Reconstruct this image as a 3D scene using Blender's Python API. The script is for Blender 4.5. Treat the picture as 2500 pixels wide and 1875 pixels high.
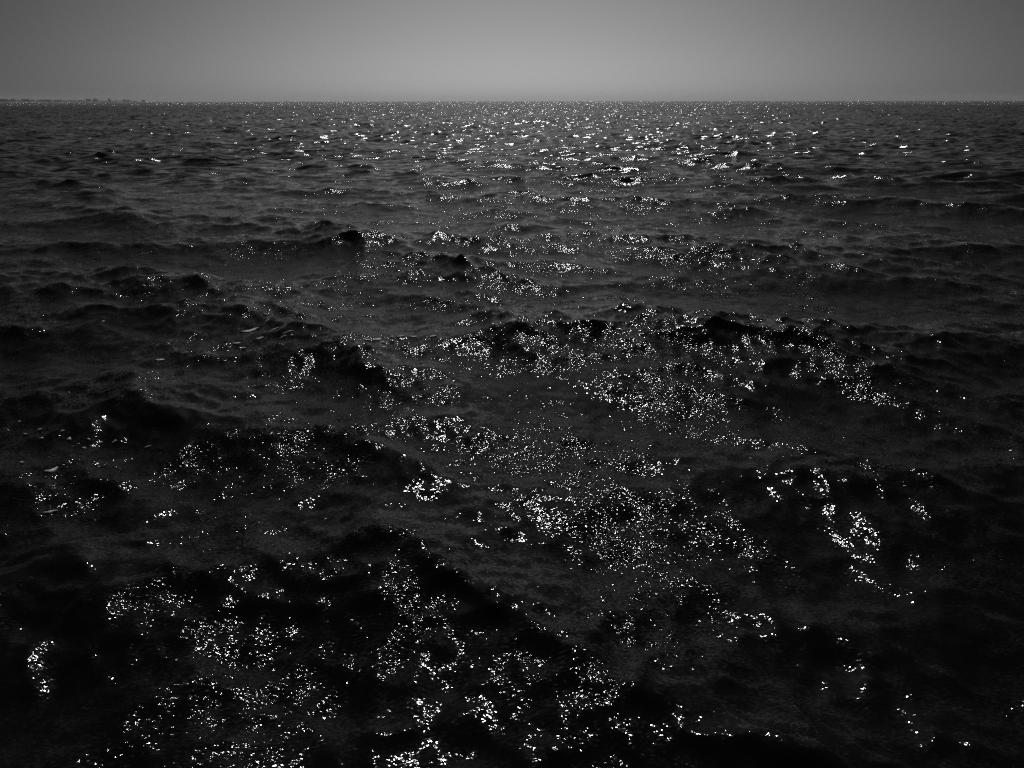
import bpy, bmesh, math, random
import numpy as np
from mathutils import Vector

R = math.radians
for o in list(bpy.data.objects):
    bpy.data.objects.remove(o, do_unlink=True)
scene = bpy.context.scene
COL = scene.collection

# ------------------------------------------------------------------ camera
CAM_H = 3.6
PITCH = 23.36          # degrees below the horizon
HFOV = 76.0
cam_d = bpy.data.cameras.new('camera')
cam_d.sensor_fit = 'HORIZONTAL'
cam_d.sensor_width = 36.0
cam_d.lens = 18.0 / math.tan(R(HFOV / 2))
cam_d.clip_start = 0.05
cam_d.clip_end = 60000.0
cam = bpy.data.objects.new('camera', cam_d)
COL.objects.link(cam)
cam.location = (0.0, 0.0, CAM_H)
cam.rotation_euler = (R(90.0 - PITCH), 0.0, 0.0)
cam.rotation_euler = (cam.rotation_euler.to_matrix() @ __import__('mathutils').Matrix.Rotation(R(-0.07), 3, 'Z')).to_euler()
scene.camera = cam

# ------------------------------------------------------------------ world, sun, exposure
LOW_GLOW_Z, SUN_GLOW = 0.5, 0.22  # height scale of the painted low glow, strength of the painted sun glow
SUN_EL, SUN_AZ = 51.0, 0.3      # azimuth from +Y (view direction) towards +X
world = bpy.data.worlds.new('World')
scene.world = world
world.use_nodes = True
wn, wl = world.node_tree.nodes, world.node_tree.links
wn.clear()
sky = wn.new('ShaderNodeTexSky')
sky.sky_type = 'NISHITA'
sky.sun_disc = False
sky.sun_elevation = R(SUN_EL)
sky.sun_rotation = R(SUN_AZ)
sky.altitude = 0.0
sky.air_density = 0.3
sky.dust_density = 1.4
sky.ozone_density = 1.0
bw = wn.new('ShaderNodeRGBToBW')          # the photograph is black and white
bg = wn.new('ShaderNodeBackground')
bg.inputs['Strength'].default_value = 0.1
wo = wn.new('ShaderNodeOutputWorld')
wl.new(sky.outputs['Color'], bw.inputs['Color'])
# glow painted into the sky below and round the sun, dimming sideways like vignetting
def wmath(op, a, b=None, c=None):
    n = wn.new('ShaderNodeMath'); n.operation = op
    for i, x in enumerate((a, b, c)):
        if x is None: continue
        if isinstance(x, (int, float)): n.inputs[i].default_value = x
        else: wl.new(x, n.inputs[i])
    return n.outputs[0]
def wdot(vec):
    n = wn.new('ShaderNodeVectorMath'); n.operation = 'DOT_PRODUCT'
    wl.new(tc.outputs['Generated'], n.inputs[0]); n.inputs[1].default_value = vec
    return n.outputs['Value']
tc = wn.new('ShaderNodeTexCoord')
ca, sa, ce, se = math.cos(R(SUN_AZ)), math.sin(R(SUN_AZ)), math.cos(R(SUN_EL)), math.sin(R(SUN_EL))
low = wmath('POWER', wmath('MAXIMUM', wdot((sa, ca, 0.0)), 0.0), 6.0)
zz = wmath('DIVIDE', wdot((0.0, 0.0, 1.0)), LOW_GLOW_Z)
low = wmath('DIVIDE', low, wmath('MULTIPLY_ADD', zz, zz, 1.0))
sun_lobe = wmath('POWER', wmath('MAXIMUM', wdot((sa * ce, ca * ce, se)), 0.0), 6.0)
gain = wmath('MULTIPLY_ADD', low, 0.95, wmath('MULTIPLY_ADD', sun_lobe, SUN_GLOW, 0.06))
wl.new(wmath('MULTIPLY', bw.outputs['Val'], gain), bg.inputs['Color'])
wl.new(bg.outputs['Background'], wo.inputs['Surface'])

sun_d = bpy.data.lights.new('sun', 'SUN')
sun_d.energy = 3.0
sun_d.angle = R(0.5)
sun_d.color = (1.0, 1.0, 1.0)
sun = bpy.data.objects.new('sun', sun_d)
COL.objects.link(sun)
to_sun = Vector((math.sin(R(SUN_AZ)) * math.cos(R(SUN_EL)), math.cos(R(SUN_AZ)) * math.cos(R(SUN_EL)), math.sin(R(SUN_EL))))
sun.rotation_euler = to_sun.to_track_quat('Z', 'Y').to_euler()
sun.location = to_sun * 50.0

scene.view_settings.view_transform = 'Standard'
scene.view_settings.look = 'None'
scene.view_settings.gamma = 1.0
scene.view_settings.use_curve_mapping = False
scene.view_settings.exposure = -0.82
scene.render.engine = 'CYCLES'
scene.cycles.use_denoising = False
scene.cycles.use_adaptive_sampling = False
scene.cycles.max_bounces = 6
scene.cycles.volume_bounces = 0
scene.cycles.sample_clamp_indirect = 4.0
scene.cycles.sample_clamp_direct = 80.0
scene.cycles.caustics_reflective = False
scene.cycles.caustics_refractive = False

# ------------------------------------------------------------------ helpers
def tag(o, label=None, cat=None, group=None, kind=None):
    if label: o['label'] = label
    if cat: o['category'] = cat
    if group: o['group'] = group
    if kind: o['kind'] = kind
    return o

def link_mesh(name, me, mat, parent=None):
    o = bpy.data.objects.new(name, me)
    COL.objects.link(o)
    if mat: me.materials.append(mat)
    if parent: o.parent = parent
    return o

def empty(name, loc):
    o = bpy.data.objects.new(name, None)
    COL.objects.link(o)
    o.location = loc
    return o

def new_mat(name):
    m = bpy.data.materials.new(name)
    m.use_nodes = True
    m.node_tree.nodes.clear()
    return m, m.node_tree.nodes, m.node_tree.links

# ------------------------------------------------------------------ water material
def water_material():
    m, N, L = new_mat('sea_water')
    out = N.new('ShaderNodeOutputMaterial')
    geo = N.new('ShaderNodeNewGeometry')

    def mapped(scale, rot):
        mp = N.new('ShaderNodeMapping')
        mp.inputs['Scale'].default_value = scale
        mp.inputs['Rotation'].default_value = (0, 0, R(rot))
        L.new(geo.outputs['Position'], mp.inputs['Vector'])
        return mp.outputs['Vector']

    def noise(vec, scale, detail, rough=0.5, dims='2D', distortion=0.0):
        n = N.new('ShaderNodeTexNoise')
        n.noise_dimensions = dims
        n.inputs['Scale'].default_value = scale
        n.inputs['Detail'].default_value = detail
        n.inputs['Roughness'].default_value = rough
        n.inputs['Distortion'].default_value = distortion
        L.new(vec, n.inputs['Vector'])
        return n

    def vmath(op, a, b=None, s=None):
        v = N.new('ShaderNodeVectorMath'); v.operation = op
        for i, x in enumerate((a, b)):
            if x is None: continue
            if isinstance(x, tuple): v.inputs[i].default_value = x
            else: L.new(x, v.inputs[i])
        if s is not None:
            if isinstance(s, (int, float)): v.inputs['Scale'].default_value = s
            else: L.new(s, v.inputs['Scale'])
        return v.outputs[0]

    def fmath(op, a, b):
        v = N.new('ShaderNodeMath'); v.operation = op
        v.inputs[2].default_value = 1.0
        for i, x in enumerate((a, b)):
            if isinstance(x, (int, float)): v.inputs[i].default_value = x
            else: L.new(x, v.inputs[i])
        return v.outputs[0]

    def maprange(x, a, b, c, d):
        v = N.new('ShaderNodeMapRange')
        L.new(x, v.inputs['Value'])
        v.inputs['From Min'].default_value = a; v.inputs['From Max'].default_value = b
        v.inputs['To Min'].default_value = c; v.inputs['To Max'].default_value = d
        v.interpolation_type = 'SMOOTHSTEP'
        return v.outputs['Result']

    def attr(name):
        a = N.new('ShaderNodeAttribute'); a.attribute_name = name
        return a.outputs['Fac']

    def slope(vec, scale, detail, rough=0.5, dist=0.0):
        c = noise(vec, scale, detail, rough, '2D', dist).outputs['Color']
        return vmath('MULTIPLY', vmath('SUBTRACT', c, (0.5, 0.5, 0.5)), (1, 1, 0))

    # ruffled patches (cat's paws) and glassy patches between them
    gust = maprange(noise(mapped((1, 1, 1), 20), 0.55, 3.0, 0.6).outputs['Fac'], 0.38, 0.62, 0.45, 1.0)
    # capillary ripples, a hand's breadth and smaller, crests drawn out across the wind
    s1 = slope(mapped((0.75, 1.6, 1), 14), 34.0, 1.5, 0.5, 0.3)
    s2 = slope(mapped((1.0, 1.5, 1), -28), 4.2, 1.0, 0.5, 0.2)
    # fine wind streaks drawn out along the crests
    s5 = slope(mapped((0.22, 1.5, 1), 14), 24.0, 2.0, 0.55)
    tot = vmath('ADD', vmath('SCALE', s1, s=RIP1), vmath('SCALE', s2, s=RIP2))
    tot = vmath('ADD', tot, vmath('SCALE', s5, s=0.3))
    tot = vmath('SCALE', tot, s=fmath('MULTIPLY', gust, fmath('MULTIPLY_ADD', attr('coarse_r'), -0.85)))
    # waves that the mesh is too coarse to carry far out
    s3 = slope(mapped((0.38, 1.3, 1), 6), 1.6, 2.0, 0.45)
    s4 = slope(mapped((0.35, 1.2, 1), -6), 0.5, 2.0, 0.45)
    tot = vmath('ADD', tot, vmath('SCALE', s3, s=fmath('MULTIPLY', attr('coarse_c'), FAR3)))
    tot = vmath('ADD', tot, vmath('SCALE', s4, s=fmath('MULTIPLY', attr('coarse_b'), FAR4)))
    nrm = vmath('NORMALIZE', vmath('ADD', geo.outputs['Normal'], tot))

    fr = N.new('ShaderNodeFresnel'); fr.inputs['IOR'].default_value = 1.333
    L.new(nrm, fr.inputs['Normal'])
    gl = N.new('ShaderNodeBsdfGlossy'); gl.distribution = 'GGX'
    gl.inputs['Color'].default_value = (1, 1, 1, 1)
    ro = fmath('ADD', fmath('ADD', ROUGH, fmath('MULTIPLY', attr('coarse_r'), ROUGH_MID)), fmath('MULTIPLY', attr('coarse_b'), ROUGH_FAR))
    L.new(ro, gl.inputs['Roughness'])
    L.new(nrm, gl.inputs['Normal'])
    df = N.new('ShaderNodeBsdfDiffuse'); df.inputs['Color'].default_value = (0.004, 0.004, 0.004, 1)
    mx = N.new('ShaderNodeMixShader')
    L.new(fr.outputs['Fac'], mx.inputs['Fac'])
    L.new(df.outputs['BSDF'], mx.inputs[1]); L.new(gl.outputs['BSDF'], mx.inputs[2])
    L.new(mx.outputs['Shader'], out.inputs['Surface'])
    return m

RIP1, RIP2, FAR3, FAR4 = 1.25, 0.5, 1.75, 2.9
ROUGH, ROUGH_MID, ROUGH_FAR = 0.06, 0.085, 0.02

# ------------------------------------------------------------------ the sea: a wind sea summed from trochoidal waves
SEA_R = 7000.0
def wave_set(seed, n, lo, hi, slope_rms, main_deg, spread_deg, chop):
    """n waves, wavelengths lo..hi metres; heading main_deg is measured from +X; returns k, dir, amplitude, phase, chop"""
    rs = np.random.RandomState(seed)
    lam = lo * (hi / lo) ** ((np.arange(n) + rs.rand(n)) / n)
    k = 2 * np.pi / lam
    th = np.radians(main_deg + spread_deg * rs.randn(n))
    s = (0.6 + 0.8 * rs.rand(n))
    s *= slope_rms / math.sqrt(0.5 * np.sum(s ** 2))
    return k, np.cos(th), np.sin(th), s / k, rs.rand(n) * 2 * np.pi, chop

WAVES = [   # (set, fade start, fade end): a band leaves the mesh where its cells no longer carry it
    ('a', wave_set(41, 60, 2.8, 9.0, 0.095, 246, 24, 1.4), 1500, 5000),
    ('b', wave_set(81, 90, 0.7, 2.8, 0.14, 249, 44, 1.25), 350, 1100),
    ('c', wave_set(37, 120, 0.15, 0.7, 0.135, 253, 55, 0.8), 15, 60),
]

def displace(x0, y0):
    """rest positions -> displaced x, y, z (float32 arrays)"""
    r = np.hypot(x0, y0)
    dx = np.zeros_like(x0); dy = np.zeros_like(x0); z = np.zeros_like(x0)
    # long wave groups make some places rougher than others
    group = 1.0 + 0.28 * np.sin(0.11 * x0 + 0.07 * y0 + 1.0) * np.sin(-0.05 * x0 + 0.13 * y0 + 0.4)
    for name, (k, cx, cy, a, ph, chop), f0, f1 in WAVES:
        w = np.clip((f1 - r) / (f1 - f0), 0, 1); w = w * w * (3 - 2 * w)
        idx = np.nonzero(w > 0)[0]
        xs, ys = x0[idx].astype(np.float64), y0[idx].astype(np.float64)
        ax = np.zeros(len(idx), np.float32); ay = ax.copy(); az = ax.copy()
        if name != 'a':      # short waves ride on the displaced long ones
            xs = xs + dx[idx]; ys = ys + dy[idx]
        for i in range(len(k)):
            t = (np.mod(k[i] * (cx[i] * xs + cy[i] * ys) + ph[i], 2 * np.pi)).astype(np.float32)
            s, c = np.sin(t), np.cos(t)
            az += np.float32(a[i]) * c
            ax -= np.float32(chop * a[i] * cx[i]) * s
            ay -= np.float32(chop * a[i] * cy[i]) * s
        if name == 'a':
            long_z = az / max(1e-6, float(np.std(az)))
            g = group[idx]
            crest = np.zeros_like(x0); crest[idx] = long_z
        else:                # rougher on the crests, smoother in the troughs
            g = group[idx] * (1.0 + 0.35 * np.clip(crest[idx], -1.5, 2.0))
        ww = (w[idx] * g).astype(np.float32)
        dx[idx] += ax * ww; dy[idx] += ay * ww; z[idx] += az * ww
    return x0 + dx, y0 + dy, z

def build_sea():
    # radii: about a pixel and a half apart near the viewer, a fixed proportion farther out
    rr = [0.0, 0.5, 1.0]
    r = 1.3
    while r < SEA_R:
        rr.append(r)
        d = math.hypot(r, CAM_H)
        step = max(min(2.0 * d * d / (CAM_H * 655.0), r * 0.0072), 0.014)
        if r > 170: step = max(1.25, r * 0.0018)
        if r > 700: step = r * 0.006
        if r > 2000: step = r * 0.02
        r += step
    rr.append(SEA_R)
    rr = np.array(rr)
    n_in, n_out = 1010, 90
    a_in = np.radians(np.linspace(-46, 46, n_in))
    a_out = np.radians(np.linspace(46, 314, n_out + 2)[1:-1])
    ang = np.concatenate([a_in, a_out])          # measured from +Y towards +X
    rr = rr[1:]
    A, Q = np.meshgrid(ang, rr)
    x0 = (Q * np.sin(A)).ravel().astype(np.float32)
    y0 = (Q * np.cos(A)).ravel().astype(np.float32)
    x, y, z = displace(x0, y0)
    nr, na = len(rr), len(ang)
    co = np.empty((nr * na + 1, 3), np.float32)
    co[:-1, 0], co[:-1, 1], co[:-1, 2] = x, y, z
    co[-1] = (0, 0, z[:na].mean())
    j = np.arange(na); jn = (j + 1) % na
    i = np.arange(nr - 1)[:, None]
    quads = np.stack([(i * na + j), ((i + 1) * na + j), ((i + 1) * na + jn), (i * na + jn)], -1).reshape(-1, 4)
    tris = np.stack([np.full(na, nr * na), j, jn], -1)
    quads = quads[:, ::-1]; tris = tris[:, ::-1]
    nq, nt = len(quads), len(tris)
    me = bpy.data.meshes.new('sea')
    me.vertices.add(len(co)); me.vertices.foreach_set('co', co.ravel())
    me.loops.add(nq * 4 + nt * 3)
    me.loops.foreach_set('vertex_index', np.concatenate([quads.ravel(), tris.ravel()]).astype(np.int32))
    me.polygons.add(nq + nt)
    st = np.concatenate([np.arange(nq) * 4, nq * 4 + np.arange(nt) * 3]).astype(np.int32)
    me.polygons.foreach_set('loop_start', st)
    me.polygons.foreach_set('use_smooth', np.ones(nq + nt, bool))
    me.update(calc_edges=True)
    rv = np.append(np.hypot(x0, y0), 0).astype(np.float32)
    for nm, (_n, _s, f0, f1) in (('coarse_b', WAVES[1]), ('coarse_c', WAVES[2]), ('coarse_r', (0, 0, 14, 90))):
        w = np.clip((rv - f0) / (f1 - f0), 0, 1); w = w * w * (3 - 2 * w)
        at = me.attributes.new(nm, 'FLOAT', 'POINT')
        at.data.foreach_set('value', w.astype(np.float32))
    print('SEA rows', nr, 'cols', na, 'tris', nq * 2 + nt, 'z std', z[:].std())
    o = link_mesh('sea', me, water_material())
    o['kind'] = 'structure'
    o['label'] = 'dark choppy sea glittering in the sun as far as the horizon'
    return o, co

sea, SEA_CO = build_sea()


# ------------------------------------------------------------------ plain procedural materials
def rough_mat(name, lo, hi, scale, rough=0.8, detail=3.0):
    """grey material whose albedo wanders between lo and hi"""
    m, N, L = new_mat(name)
    out = N.new('ShaderNodeOutputMaterial')
    tc = N.new('ShaderNodeTexCoord')
    nz = N.new('ShaderNodeTexNoise'); nz.inputs['Scale'].default_value = scale; nz.inputs['Detail'].default_value = detail
    mr = N.new('ShaderNodeMapRange')
    mr.inputs['From Min'].default_value = 0.3; mr.inputs['From Max'].default_value = 0.7
    mr.inputs['To Min'].default_value = lo; mr.inputs['To Max'].default_value = hi
    b = N.new('ShaderNodeBsdfPrincipled')
    b.inputs['Roughness'].default_value = rough
    L.new(tc.outputs['Object'], nz.inputs['Vector']); L.new(nz.outputs['Fac'], mr.inputs['Value'])
    L.new(mr.outputs['Result'], b.inputs['Base Color']); L.new(b.outputs['BSDF'], out.inputs['Surface'])
    return m

MAT_LAND = rough_mat('shore_ground', 0.10, 0.2, 0.02)
MAT_TREE = rough_mat('far_foliage', 0.04, 0.10, 0.15)
MAT_WALL = rough_mat('far_render', 0.22, 0.34, 0.1)
MAT_ROOF = rough_mat('far_roof', 0.10, 0.18, 0.2)
MAT_STEEL = rough_mat('painted_steel', 0.12, 0.2, 1.5, 0.5)

# ------------------------------------------------------------------ the far shore, low on the horizon at the left
EYE_Y = 248.0       # where eye level falls on the photograph's left side, only used to turn measured heights into metres
def shore_depth(px):
    """distance (along Y) of the shore front where it shows at photo column px: it draws away to the right"""
    return 2700.0 + 1300.0 * (max(px, -400.0) + 100.0) / 460.0 if px > -100 else 2700.0
def shore_x(px, Y): return Y * (px - 1250.0) / 1742.0
def shore_z(py, Y): return CAM_H + (EYE_Y - py) * Y / 1898.0

def prism(bm, x0, x1, y0, y1, z0, z1, top=None, bev=0.0):
    """box; top = (tx0, tx1) gives the top edge another extent in x"""
    t0, t1 = top if top else (x0, x1)
    vs = [bm.verts.new(c) for c in ((x0, y0, z0), (x1, y0, z0), (x1, y1, z0), (x0, y1, z0),
                                    (t0, y0, z1), (t1, y0, z1), (t1, y1, z1), (t0, y1, z1))]
    for f in ((0, 3, 2, 1), (4, 5, 6, 7), (0, 1, 5, 4), (1, 2, 6, 5), (2, 3, 7, 6), (3, 0, 4, 7)):
        bm.faces.new([vs[k] for k in f])

def bm_obj(name, bm, mat, parent=None):
    me = bpy.data.meshes.new(name)
    bmesh.ops.recalc_face_normals(bm, faces=bm.faces)
    bm.to_mesh(me); bm.free()
    return link_mesh(name, me, mat, parent)

def build_land():
    rs = np.random.RandomState(5)
    bm = bmesh.new()
    prev = None
    for px in np.linspace(-520, 385, 70):
        Y = shore_depth(px)
        low = min(1.0, max(0.0, (375 - px) / 60.0))        # runs out into the water at the right
        row = []
        for k, (dy, z) in enumerate(((-14, -0.4), (0, 0.9), (40, 2.2), (160, 2.6), (420, 1.0), (440, -0.5))):
            yy = Y + dy * (0.4 + 0.6 * low)
            zz = z * (0.35 + 0.65 * low) + (0.35 * rs.randn() if 0 < k < 5 else 0.0)
            row.append(bm.verts.new((shore_x(px, yy), yy + 6 * rs.randn(), zz if z > 0 else z)))
        if prev:
            for a in range(len(row) - 1):
                bm.faces.new((prev[a], row[a], row[a + 1], prev[a + 1]))
        prev = row
    o = bm_obj('shore_land', bm, MAT_LAND)
    o['kind'] = 'structure'
    o['label'] = 'low strip of land on the horizon at the far left'
build_land()

def tree_top(px):
    """height line of the wooded shore (photo rows), read off at columns"""
    xs = [-500, -60, 0, 10, 18, 27, 40, 48, 54, 72, 82, 88, 102, 124, 129, 134, 146, 152, 165, 182, 205, 222, 240, 255, 275, 284, 292, 305, 318, 335, 345]
    ys = [243.5, 243, 242.4, 243.6, 244.2, 243.2, 243.4, 244.6, 245.2, 245.0, 244.2, 245.2, 244.6, 244.8, 246, 245, 244.8, 245.4, 245.4, 245.6, 245.6, 246.2, 246.2, 246.8, 246.8, 246.4, 247, 246.4, 246.8, 247.2, 247.8]
    return float(np.interp(px, xs, ys)) - 0.7

def build_trees():
    rnd = random.Random(8)
    bm = bmesh.new()
    px = -420.0
    while px < 338:
        Y = shore_depth(px) + rnd.uniform(20, 130)
        base = 1.5
        top = shore_z(tree_top(px) + rnd.uniform(-0.35, 0.7), Y)
        h = max(1.2, top - base)
        w = rnd.uniform(0.45, 0.8) * h + 1.0
        # trunk and a lumpy crown of a few leaning clumps
        x = shore_x(px, Y)
        prism(bm, x - 0.25, x + 0.25, Y - 0.25, Y + 0.25, base - 2.0, base + 0.45 * h)
        for c in range(rnd.randint(3, 5)):
            r = w * rnd.uniform(0.35, 0.6)
            cz = base + h * rnd.uniform(0.35, 0.8)
            cz = min(cz, base + h - r * 0.7)
            st = len(bm.verts)
            q = bmesh.ops.create_icosphere(bm, subdivisions=1, radius=1.0)
            for v in q['verts']:
                j = rnd.uniform(0.7, 1.15)
                v.co = Vector((x + rnd.uniform(-1, 1) * 0.15 * w + v.co.x * r * j, Y + v.co.y * r * j, cz + v.co.z * r * 0.85 * j))
        px += (w * 1742.0 / Y) * rnd.uniform(0.5, 1.0)
    o = bm_obj('shore_trees', bm, MAT_TREE)
    tag(o, 'hazy wooded treeline along the far shore', kind='stuff')
build_trees()

BUILDING_GROUP = 'buildings on the far shore'
def building(name, label, px0, px1, ytop, back=60.0, steps=(), slope=None, depth=14.0):
    """a far block: wall, roof slab and the raised pieces on its roof (x fractions and rise in photo rows)"""
    Y = shore_depth(0.5 * (px0 + px1)) + back
    x0, x1 = shore_x(px0, Y), shore_x(px1, Y)
    zt = shore_z(ytop, Y)
    cx = 0.5 * (x0 + x1)
    root = empty(name, (cx, Y, 1.0))
    w = 0.5 * (x1 - x0)
    bm = bmesh.new()
    prism(bm, -w, w, 0, depth, -2.0, zt - 1.5, top=slope and (-w, w * slope))
    bm_obj('wall', bm, MAT_WALL, root)
    bm = bmesh.new()
    ws = w * (slope or 1.0)
    prism(bm, -w - 0.3, ws + 0.3, -0.3, depth + 0.3, zt - 1.5, zt - 1.0)
    roof = bm_obj('roof', bm, MAT_ROOF, root)
    for (f0, f1, rise) in steps:
        bm = bmesh.new()
        prism(bm, -w + 2 * w * f0, -w + 2 * w * f1, 2.0, depth - 3.0, zt - 1.0, zt - 1.0 + rise * Y / 1898.0)
        bm_obj('stair_house', bm, MAT_WALL, roof)
    # rows of windows as recessed dark bands would be far below a pixel here; storeys are marked by thin ledges
    n = max(1, int((zt - 3.0) / 3.2))
    for k in range(1, n):
        bm = bmesh.new()
        prism(bm, -w - 0.15, w * (1 if not slope else 0.5 + 0.5 * slope) + 0.15, -0.2, -0.003, k * 3.2 - 0.1, k * 3.2 + 0.15)
        bm_obj('ledge', bm, MAT_ROOF, root)
    tag(root, label, 'building', BUILDING_GROUP)
    return root

building('apartment_block', 'long pale block with stepped roof at the extreme left of the shore', -14, 16.5, 241.6, 50, ((0.1, 0.32, 0.9), (0.62, 0.75, 0.5)))
building('narrow_tower', 'small narrow tower rising from the trees beside the leftmost block', 29, 34, 242.4, 40, ((0.25, 0.75, 1.4),))
building('flat_block', 'broad flat-roofed dark block, nearest of the shore buildings with clear corners', 54.5, 68.5, 241.7, 45)
building('long_hall', 'long low hall with one sloping end on the far shore', 102, 126, 243.2, 45, (), 0.86)
building('low_shed', 'low flat shed just right of the long hall on the shore', 133, 145, 244.3, 40)
building('square_block', 'square hazy block, left one of two neighbouring blocks on the shore', 211.5, 220, 241.5, 60)
building('narrow_block', 'narrow hazy block, right one of two neighbouring blocks on the shore', 229.5, 236.5, 241.3, 60, ((0.15, 0.6, 0.5),))
building('squat_house', 'small squat house between the fork-topped tower and the low slim tower', 281.5, 285, 245.8, 40)
building('slim_tower', 'low slim tower near the right end of the shore', 302.5, 305.5, 243.4, 60, ((0.2, 0.8, 0.6),))
building('wide_house', 'wide low building just right of the slim tower on the shore', 310, 316.5, 244.3, 60)
building('lone_block', 'faint lone block standing apart at the right end of the shore', 347.5, 353, 244.6, 30)

def fork_tower():
    """tower with two flaring arms on top, like an X with a broad foot"""
    px = 267.7
    Y = shore_depth(px) + 50
    root = empty('forked_tower', (shore_x(px, Y), Y, 1.0))
    m = Y / 1742.0
    zt = shore_z(240.2, Y) - 1.0; zw = shore_z(243.2, Y) - 1.0
    bm = bmesh.new(); prism(bm, -2.9 * m, 2.9 * m, 0, 10, -2, zw, top=(-1.9 * m, 2.1 * m)); bm_obj('shaft', bm, MAT_WALL, root)
    bm = bmesh.new(); prism(bm, -1.8 * m, 2.0 * m, 1, 9, zw, zw + 0.45 * (zt - zw), top=(-2.6 * m, 2.7 * m)); bm_obj('head', bm, MAT_WALL, root)
    for sx in (-1, 1):
        bm = bmesh.new()
        z0 = zw + 0.45 * (zt - zw)
        a, b = sorted((sx * 1.2 * m, sx * 2.6 * m)); c, d = sorted((sx * 2.5 * m, sx * 3.3 * m))
        prism(bm, a, b, 2, 8, z0, zt, top=(c, d)); bm_obj('arm', bm, MAT_STEEL, root)
    tag(root, 'fork-topped tower with two flaring arms on the far shore', 'tower')
fork_tower()

def lattice_mast():
    px = 152.3
    Y = shore_depth(px) + 60
    h = shore_z(240.6, Y) - 1.0
    root = empty('radio_mast', (shore_x(px, Y), Y, 1.0))
    bm = bmesh.new(); prism(bm, -0.9, 0.9, -0.9, 0.9, -2.0, h, top=(-0.35, 0.35)); bm_obj('mast', bm, MAT_STEEL, root)
    for f in (0.72, 0.94):
        bm = bmesh.new(); prism(bm, -1.6, 1.6, -0.2, 0.2, h * f, h * f + 0.7); bm_obj('antenna', bm, MAT_STEEL, root)
    tag(root, 'thin mast standing above the trees of the far shore', 'mast')
lattice_mast()

def channel_marker():
    """thin beacon out at sea, right of the land"""
    px, Y = 700.3, 2100.0
    root = empty('channel_marker', (shore_x(px, Y), Y, 0.0))
    def lathe(name, prof, mat, parent):
        bm = bmesh.new(); n = 12; rings = []
        for (r, z) in prof:
            rings.append([bm.verts.new((r * math.cos(2 * math.pi * k / n), r * math.sin(2 * math.pi * k / n), z)) for k in range(n)])
        for a, b in zip(rings, rings[1:]):
            for k in range(n): bm.faces.new((a[k], a[(k + 1) % n], b[(k + 1) % n], b[k]))
        bm.faces.new(rings[0][::-1]); bm.faces.new(rings[-1])
        return bm_obj(name, bm, mat, parent)
    lathe('base', ((1.1, -1.0), (1.1, 0.5), (0.8, 0.9)), MAT_STEEL, root)
    lathe('post', ((0.55, 0.9), (0.45, 4.6)), MAT_STEEL, root)
    lathe('top_mark', ((0.45, 4.6), (0.85, 4.8), (0.85, 5.8), (0.2, 6.3)), MAT_STEEL, root)
    tag(root, 'thin dark marker post standing on the open horizon right of the land', 'marker')
channel_marker()

# ------------------------------------------------------------------ flecks of foam drifting on the waves
def foam_material():
    m, N, L = new_mat('sea_foam')
    out = N.new('ShaderNodeOutputMaterial')
    tc = N.new('ShaderNodeTexCoord')
    vo = N.new('ShaderNodeTexVoronoi'); vo.inputs['Scale'].default_value = 55.0
    mr = N.new('ShaderNodeMapRange')
    mr.inputs['From Min'].default_value = 0.1; mr.inputs['From Max'].default_value = 0.6
    mr.inputs['To Min'].default_value = 0.88; mr.inputs['To Max'].default_value = 0.4
    b = N.new('ShaderNodeBsdfPrincipled'); b.inputs['Roughness'].default_value = 0.6
    bp = N.new('ShaderNodeBump'); bp.inputs['Strength'].default_value = 0.5; bp.inputs['Distance'].default_value = 0.008
    bp.invert = True
    L.new(tc.outputs['Object'], vo.inputs['Vector']); L.new(vo.outputs['Distance'], mr.inputs['Value'])
    L.new(mr.outputs['Result'], b.inputs['Base Color'])
    L.new(vo.outputs['Distance'], bp.inputs['Height']); L.new(bp.outputs['Normal'], b.inputs['Normal'])
    L.new(b.outputs['BSDF'], out.inputs['Surface'])
    return m
MAT_FOAM = foam_material()
NEAR_SEA = SEA_CO[np.hypot(SEA_CO[:, 0], SEA_CO[:, 1]) < 20.0]

def sea_z(x, y):
    d = (NEAR_SEA[:, 0] - x) ** 2 + (NEAR_SEA[:, 1] - y) ** 2
    i = np.argpartition(d, 6)[:6]
    w = 1.0 / (d[i] + 1e-5)
    return float(np.sum(w * NEAR_SEA[i, 2]) / np.sum(w))

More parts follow.
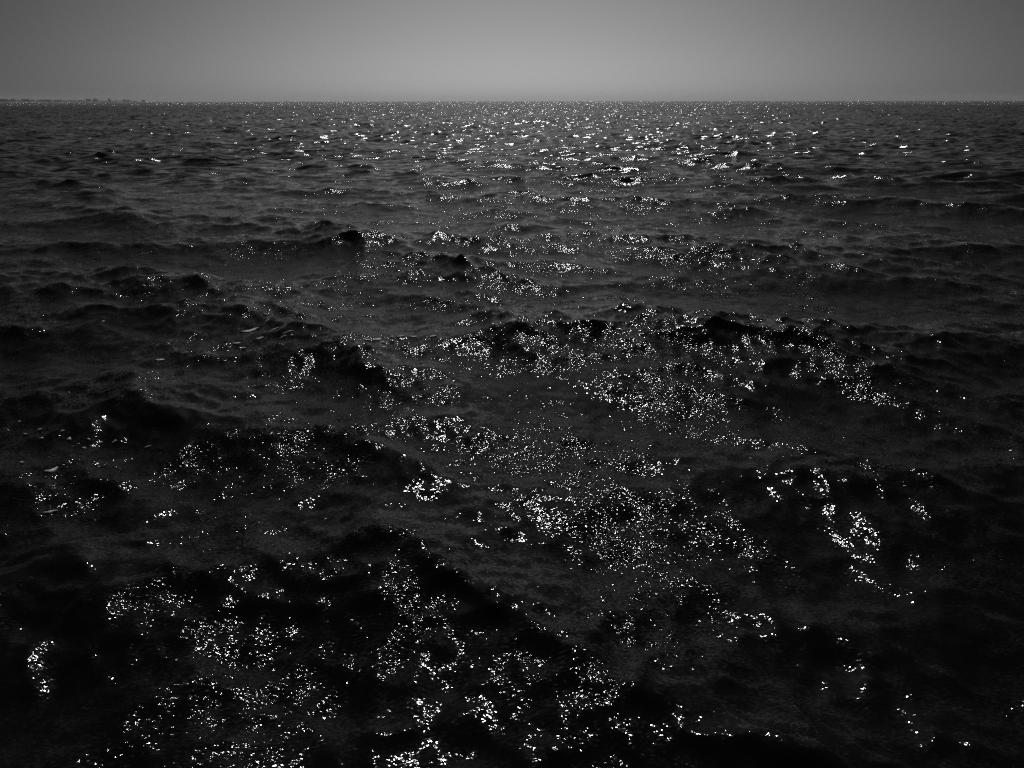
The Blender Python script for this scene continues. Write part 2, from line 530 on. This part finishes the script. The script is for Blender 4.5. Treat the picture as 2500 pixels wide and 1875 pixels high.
def foam(x, y, length, width, ang, label, seed, curl=0.0):
    """a raft of bubbles: tapering, uneven outline, domed, lying on the water surface"""
    rnd = random.Random(seed)
    nu, nv = (22, 7) if length > 0.3 else (10, 5)
    a = R(ang); ca, sa = math.cos(a), math.sin(a)
    z0 = sea_z(x, y)
    bm = bmesh.new()
    top, bot = [], []
    for i in range(nu):
        u = -1 + 2 * i / (nu - 1)
        half = width * 0.5 * max(0.05, (1 - abs(u) ** 2.2)) * rnd.uniform(0.78, 1.15)
        mid = curl * width * (u * u) + width * 0.12 * math.sin(3.1 * u + seed)
        rt, rb = [], []
        for j in range(nv):
            v = -1 + 2 * j / (nv - 1)
            lx, ly = u * length * 0.5, mid + v * half
            wx, wy = x + ca * lx - sa * ly, y + sa * lx + ca * ly
            zs = sea_z(wx, wy)
            dome = 0.012 * (1 - v * v) * (1 - u ** 4) + rnd.uniform(0.0, 0.006) * (1 - abs(v))
            rt.append(bm.verts.new((wx - x, wy - y, zs - z0 + 0.006 + dome)))
            rb.append(bm.verts.new((wx - x, wy - y, zs - z0 - 0.012)))
        top.append(rt); bot.append(rb)
    for i in range(nu - 1):
        for j in range(nv - 1):
            bm.faces.new((top[i][j], top[i + 1][j], top[i + 1][j + 1], top[i][j + 1]))
            bm.faces.new((bot[i][j], bot[i][j + 1], bot[i + 1][j + 1], bot[i + 1][j]))
        bm.faces.new((top[i][0], bot[i][0], bot[i + 1][0], top[i + 1][0]))
        bm.faces.new((top[i][-1], top[i + 1][-1], bot[i + 1][-1], bot[i][-1]))
    for e in (0, -1):
        for j in range(nv - 1):
            q = (top[e][j], top[e][j + 1], bot[e][j + 1], bot[e][j])
            bm.faces.new(q if e == 0 else q[::-1])
    for f in bm.faces: f.smooth = True
    o = bm_obj('foam_patch', bm, MAT_FOAM)
    o.location = (x, y, z0)
    tag(o, label, 'foam', 'flecks of foam drifting on the waves')
    return o

FOAMS = [
    (-4.519, 10.738, 0.32, 0.085, 38, 'large spindle-shaped raft of pale foam on the water left of centre'),
    (-4.053, 10.597, 0.20, 0.038, 35, 'thin streak of foam between the large spindle and the long streak'),
    (-3.711, 10.306, 0.20, 0.038, 14, 'long thin streak of foam right of the large foam spindle'),
    (-3.758, 10.164, 0.12, 0.043, 25, 'short bright streak of foam below the long thin streak'),
    (-4.501, 10.104, 0.13, 0.075, 20, 'rounded blob of foam below and left of the large spindle'),
    (-4.478, 11.433, 0.08, 0.048, 20, 'tiny foam fleck highest above the large foam spindle'),
    (-4.168, 10.239, 0.13, 0.075, 20, 'tiny foam fleck between the rounded blob and the short bright streak'),
    (-4.323, 11.064, 0.07, 0.048, 10, 'tiny foam fleck just above and right of the large foam spindle'),
    (-3.596, 10.155, 0.07, 0.041, 120, 'tiny foam fleck under the right end of the long thin streak'),
    (-4.330, 9.925, 0.08, 0.040, 40, 'tiny foam fleck lowest below the large foam spindle'),
    (-2.295, 9.882, 0.13, 0.048, 50, 'leftmost foam fleck of the string above the centre'),
    (-2.176, 10.004, 0.24, 0.070, 62, 'largest fleck in the string of foam flecks above the centre'),
    (-1.846, 10.285, 0.16, 0.040, 45, 'slender foam fleck in the middle of the string above the centre'),
    (-1.632, 10.303, 0.11, 0.072, 0, 'rounded foam fleck right of the slender one above the centre'),
    (-1.941, 10.044, 0.06, 0.048, 0, 'tiny round foam fleck under the string above the centre'),
    (-1.306, 10.309, 0.13, 0.048, 40, 'rightmost foam fleck of the string above the centre'),
    (-1.960, 10.166, 0.06, 0.040, 0, 'tiniest foam fleck just left of the slender one above the centre'),
    (-2.055, 9.879, 0.06, 0.040, 0, 'tiny foam fleck below the largest fleck of the string above the centre'),
    (-6.120, 7.291, 0.04, 0.032, 0, 'tiny foam fleck highest of the group at the left edge'),
    (-6.124, 7.095, 0.05, 0.019, -45, 'thin slanting foam fleck nearest the left edge'),
    (-5.661, 6.993, 0.05, 0.025, 35, 'small foam fleck right of the highest one at the left edge'),
    (-5.326, 6.908, 0.05, 0.025, 40, 'small foam fleck at the upper right of the left-edge group'),
    (-5.801, 6.934, 0.06, 0.025, 0, 'flat pale oval foam fleck low at the left edge'),
    (-5.494, 6.770, 0.05, 0.038, 30, 'foam fleck close above a sparkling patch at the left edge'),
    (-5.197, 6.804, 0.05, 0.045, 60, 'roundest and brightest foam fleck of the group at the left edge'),
    (-4.931, 6.638, 0.05, 0.032, 35, 'lowest foam fleck in the middle of the left-edge group'),
    (-4.850, 6.813, 0.06, 0.038, 30, 'grey foam fleck at the end of a row of four at the left'),
    (-4.696, 6.838, 0.06, 0.030, 40, 'foam fleck right of the row of four at the left'),
    (-4.253, 6.733, 0.07, 0.025, 30, 'long thin foam fleck farthest right in the left-edge group'),
    (-4.983, 6.825, 0.04, 0.030, 0, 'tiniest foam fleck beside the brightest one at the left'),
    (-5.293, 6.157, 0.04, 0.030, 20, 'tiny dim foam fleck just above the curled patch at lower left'),
    (-4.824, 5.938, 0.14, 0.068, 40, 'curled patch of bubbly foam at the lower left edge of the water'),
    (-4.405, 5.258, 0.12, 0.032, 45, 'ragged streak of foam lowest down on the left'),
    (-5.400, 9.380, 0.14, 0.060, 25, 'lone grey foam fleck above the glittering patch at the left'),
    (0.839, 15.233, 0.10, 0.070, 0, 'left one of two flecks of foam under the wave right of centre'),
    (1.147, 15.278, 0.15, 0.090, 0, 'rounded white fleck of foam on the wave right of centre'),
    (1.854, 15.309, 0.16, 0.060, -30, 'white fleck of foam on the far wave right of the rounded fleck'),
]
for n, (x, y, ln, wd, an, lb) in enumerate(FOAMS):
    foam(x, y, ln, wd, an, lb, 100 + n, 0.5 if 'curled' in lb else 0.0)

# ------------------------------------------------------------------ haze over the water
def build_haze():
    bm = bmesh.new()
    bmesh.ops.create_cube(bm, size=1.0)
    S = 2 * (SEA_R + 300.0)
    z0, z1 = -3.0, 45.0
    for v in bm.verts:
        v.co = (v.co.x * S, v.co.y * S, z0 if v.co.z < 0 else z1)
    me = bpy.data.meshes.new('haze'); bm.to_mesh(me); bm.free()
    m, N, L = new_mat('haze_air')
    out = N.new('ShaderNodeOutputMaterial')
    pv = N.new('ShaderNodeVolumePrincipled')
    pv.inputs['Color'].default_value = (HAZE_ALBEDO,) * 3 + (1,)
    pv.inputs['Density'].default_value = HAZE
    pv.inputs['Anisotropy'].default_value = HAZE_G
    L.new(pv.outputs['Volume'], out.inputs['Volume'])
    o = link_mesh('haze', me, m)
    o['kind'] = 'stuff'
    o['label'] = 'thin grey sea haze over the water'
    return o
HAZE, HAZE_ALBEDO, HAZE_G = 0.85e-4, 0.97, 0.55
build_haze()
